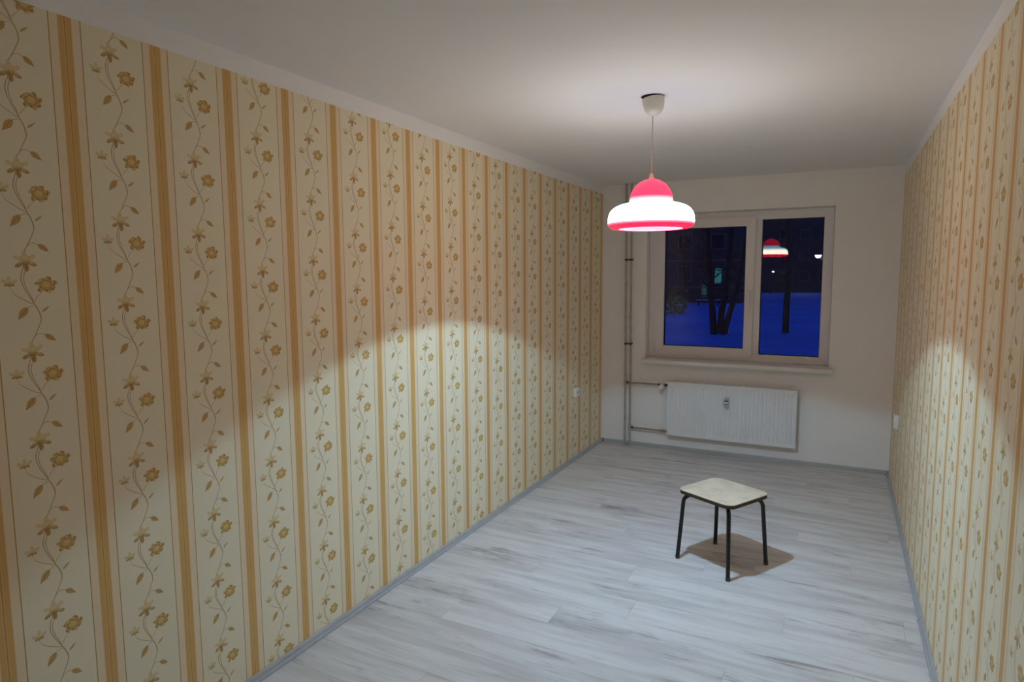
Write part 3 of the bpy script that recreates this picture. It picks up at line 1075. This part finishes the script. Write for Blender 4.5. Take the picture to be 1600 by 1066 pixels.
building('low_building', -34.0, -5.9, 56.0, 66.0, 8.5, 'dark long building with two teal lit openings behind the trees', M['facade'],
         [(-11.2, 1.7, 1.3, 1.4), (-13.6, 1.7, 1.3, 1.4), (-16.0, 1.7, 1.3, 1.4), (-11.2, 4.6, 1.3, 1.4), (-13.6, 4.6, 1.3, 1.4), (-8.2, 4.6, 1.3, 1.4)],
         [2.88, 0.40], [(-8.41, -7.83, 0.75, 2.14, 'window', M['teal']), (-9.57, -9.12, -0.69, 0.63, 'door', M['tealdim'])])
building('apartment_block', -40.0, 24.0, 92.0, 104.0, 16.5, 'far dark apartment block closing the end of the yard', M['facade2'],
         [(-5.2 + 2.6 * i, zz, 1.3, 1.4) for i in range(4) for zz in (1.2, 4.1, 7.0)], [])


def hedge(loc, L, wid, h, rz, label, seed):
    rng = random.Random(seed)
    t = empty('hedge', loc, rz)
    tag(t, label, 'hedge')
    bm = bmesh.new()
    for k in range(2600):
        c = Vector((rng.uniform(-L / 2, L / 2), rng.uniform(-wid / 2, wid / 2), h * (rng.random() ** 0.7)))
        d = Vector((rng.uniform(-1, 1), rng.uniform(-1, 1), rng.uniform(-0.2, 1))).normalized()
        e = d.orthogonal().normalized()
        s_ = rng.uniform(0.10, 0.22)
        vs = [bm.verts.new(c - e * s_ * 0.4), bm.verts.new(c + d * s_), bm.verts.new(c + e * s_ * 0.4), bm.verts.new(c - d * s_)]
        bm.faces.new(vs)
    f_ = link('foliage', mesh_from(bm, 'foliage'), M['hedge'], t)
    f_['kind'] = 'stuff'
    bm = bmesh.new()
    for k in range(14):
        x = -L / 2 + L * (k + 0.5) / 14
        add_tube(bm, [(x, 0, 0), (x + rng.uniform(-.1, .1), rng.uniform(-.1, .1), h * 0.8)], [0.03, 0.012], 5)
    link('stems', mesh_from(bm, 'stems'), M['bark'], t)
    return t


hedge((-9.9, 37.6, GZ - 0.02), 5.6, 1.3, 1.8, math.radians(28), 'tall olive hedge at the left edge of the yard', 4)


def street_lamp(loc, h, arm, label, size):
    t = empty('street_lamp', loc)
    tag(t, label, 'street lamp', 'street lamps beyond the yard')
    tube('post', [(0, 0, 0), (0, 0, h)], [0.07, 0.05], M['metal_dark'], t, 10)
    tube('arm', [(0, 0, h), (arm * 0.5, -0.1, h + 0.06), (arm, -0.2, h + 0.06)], 0.04, M['metal_dark'], t, 8)
    hd_ = lathe('lamp_head', [(0.0, h + 0.16), (size * 0.6, h + 0.12), (size, h + 0.02), (size * 0.95, h)], M['metal_dark'], t, arm, -0.2, 18)
    lathe('globe', [(0.0, h - size * 0.9), (size * 0.55, h - size * 0.7), (size * 0.85, h - size * 0.25), (size * 0.9, h)], M['lampglow'], hd_, arm, -0.2, 18)
    return t


street_lamp((-6.2, 84.0, GZ), 2.98, 0.36, 'small distant street lamp near the lamp reflection in the right pane', 0.16)
street_lamp((0.35, 84.0, GZ), 4.95, -1.0, 'bright white street lamp at the right edge of the right pane', 0.42)

# snow-covered bench in front of the low building
bn = empty('bench', (-7.9, 50.0, GZ))
tag(bn, 'snow-topped park bench in front of the dark low building', 'bench')
for k in range(3):
    box('slat', -1.0, 1.0, -0.22 + k * 0.15, -0.10 + k * 0.15, 0.42, 0.46, M['bark'], bn)
for k in range(2):
    box('back_slat', -1.0, 1.0, 0.24, 0.28, 0.60 + k * 0.18, 0.72 + k * 0.18, M['bark'], bn)
for sx in (-0.8, 0.8):
    box('leg', sx - 0.04, sx + 0.04, -0.2, 0.27, 0.0, 0.42, M['metal_dark'], bn)
    box('back_post', sx - 0.03, sx + 0.03, 0.27, 0.31, 0.0, 0.92, M['metal_dark'], bn)
bm = rounded_plate(1.0, 0.21, 0.1, 0.46, 0.54, 0.03)
link('snow_cap', mesh_from(bm, 'snow_cap', True, 60), M['snow'], bn)
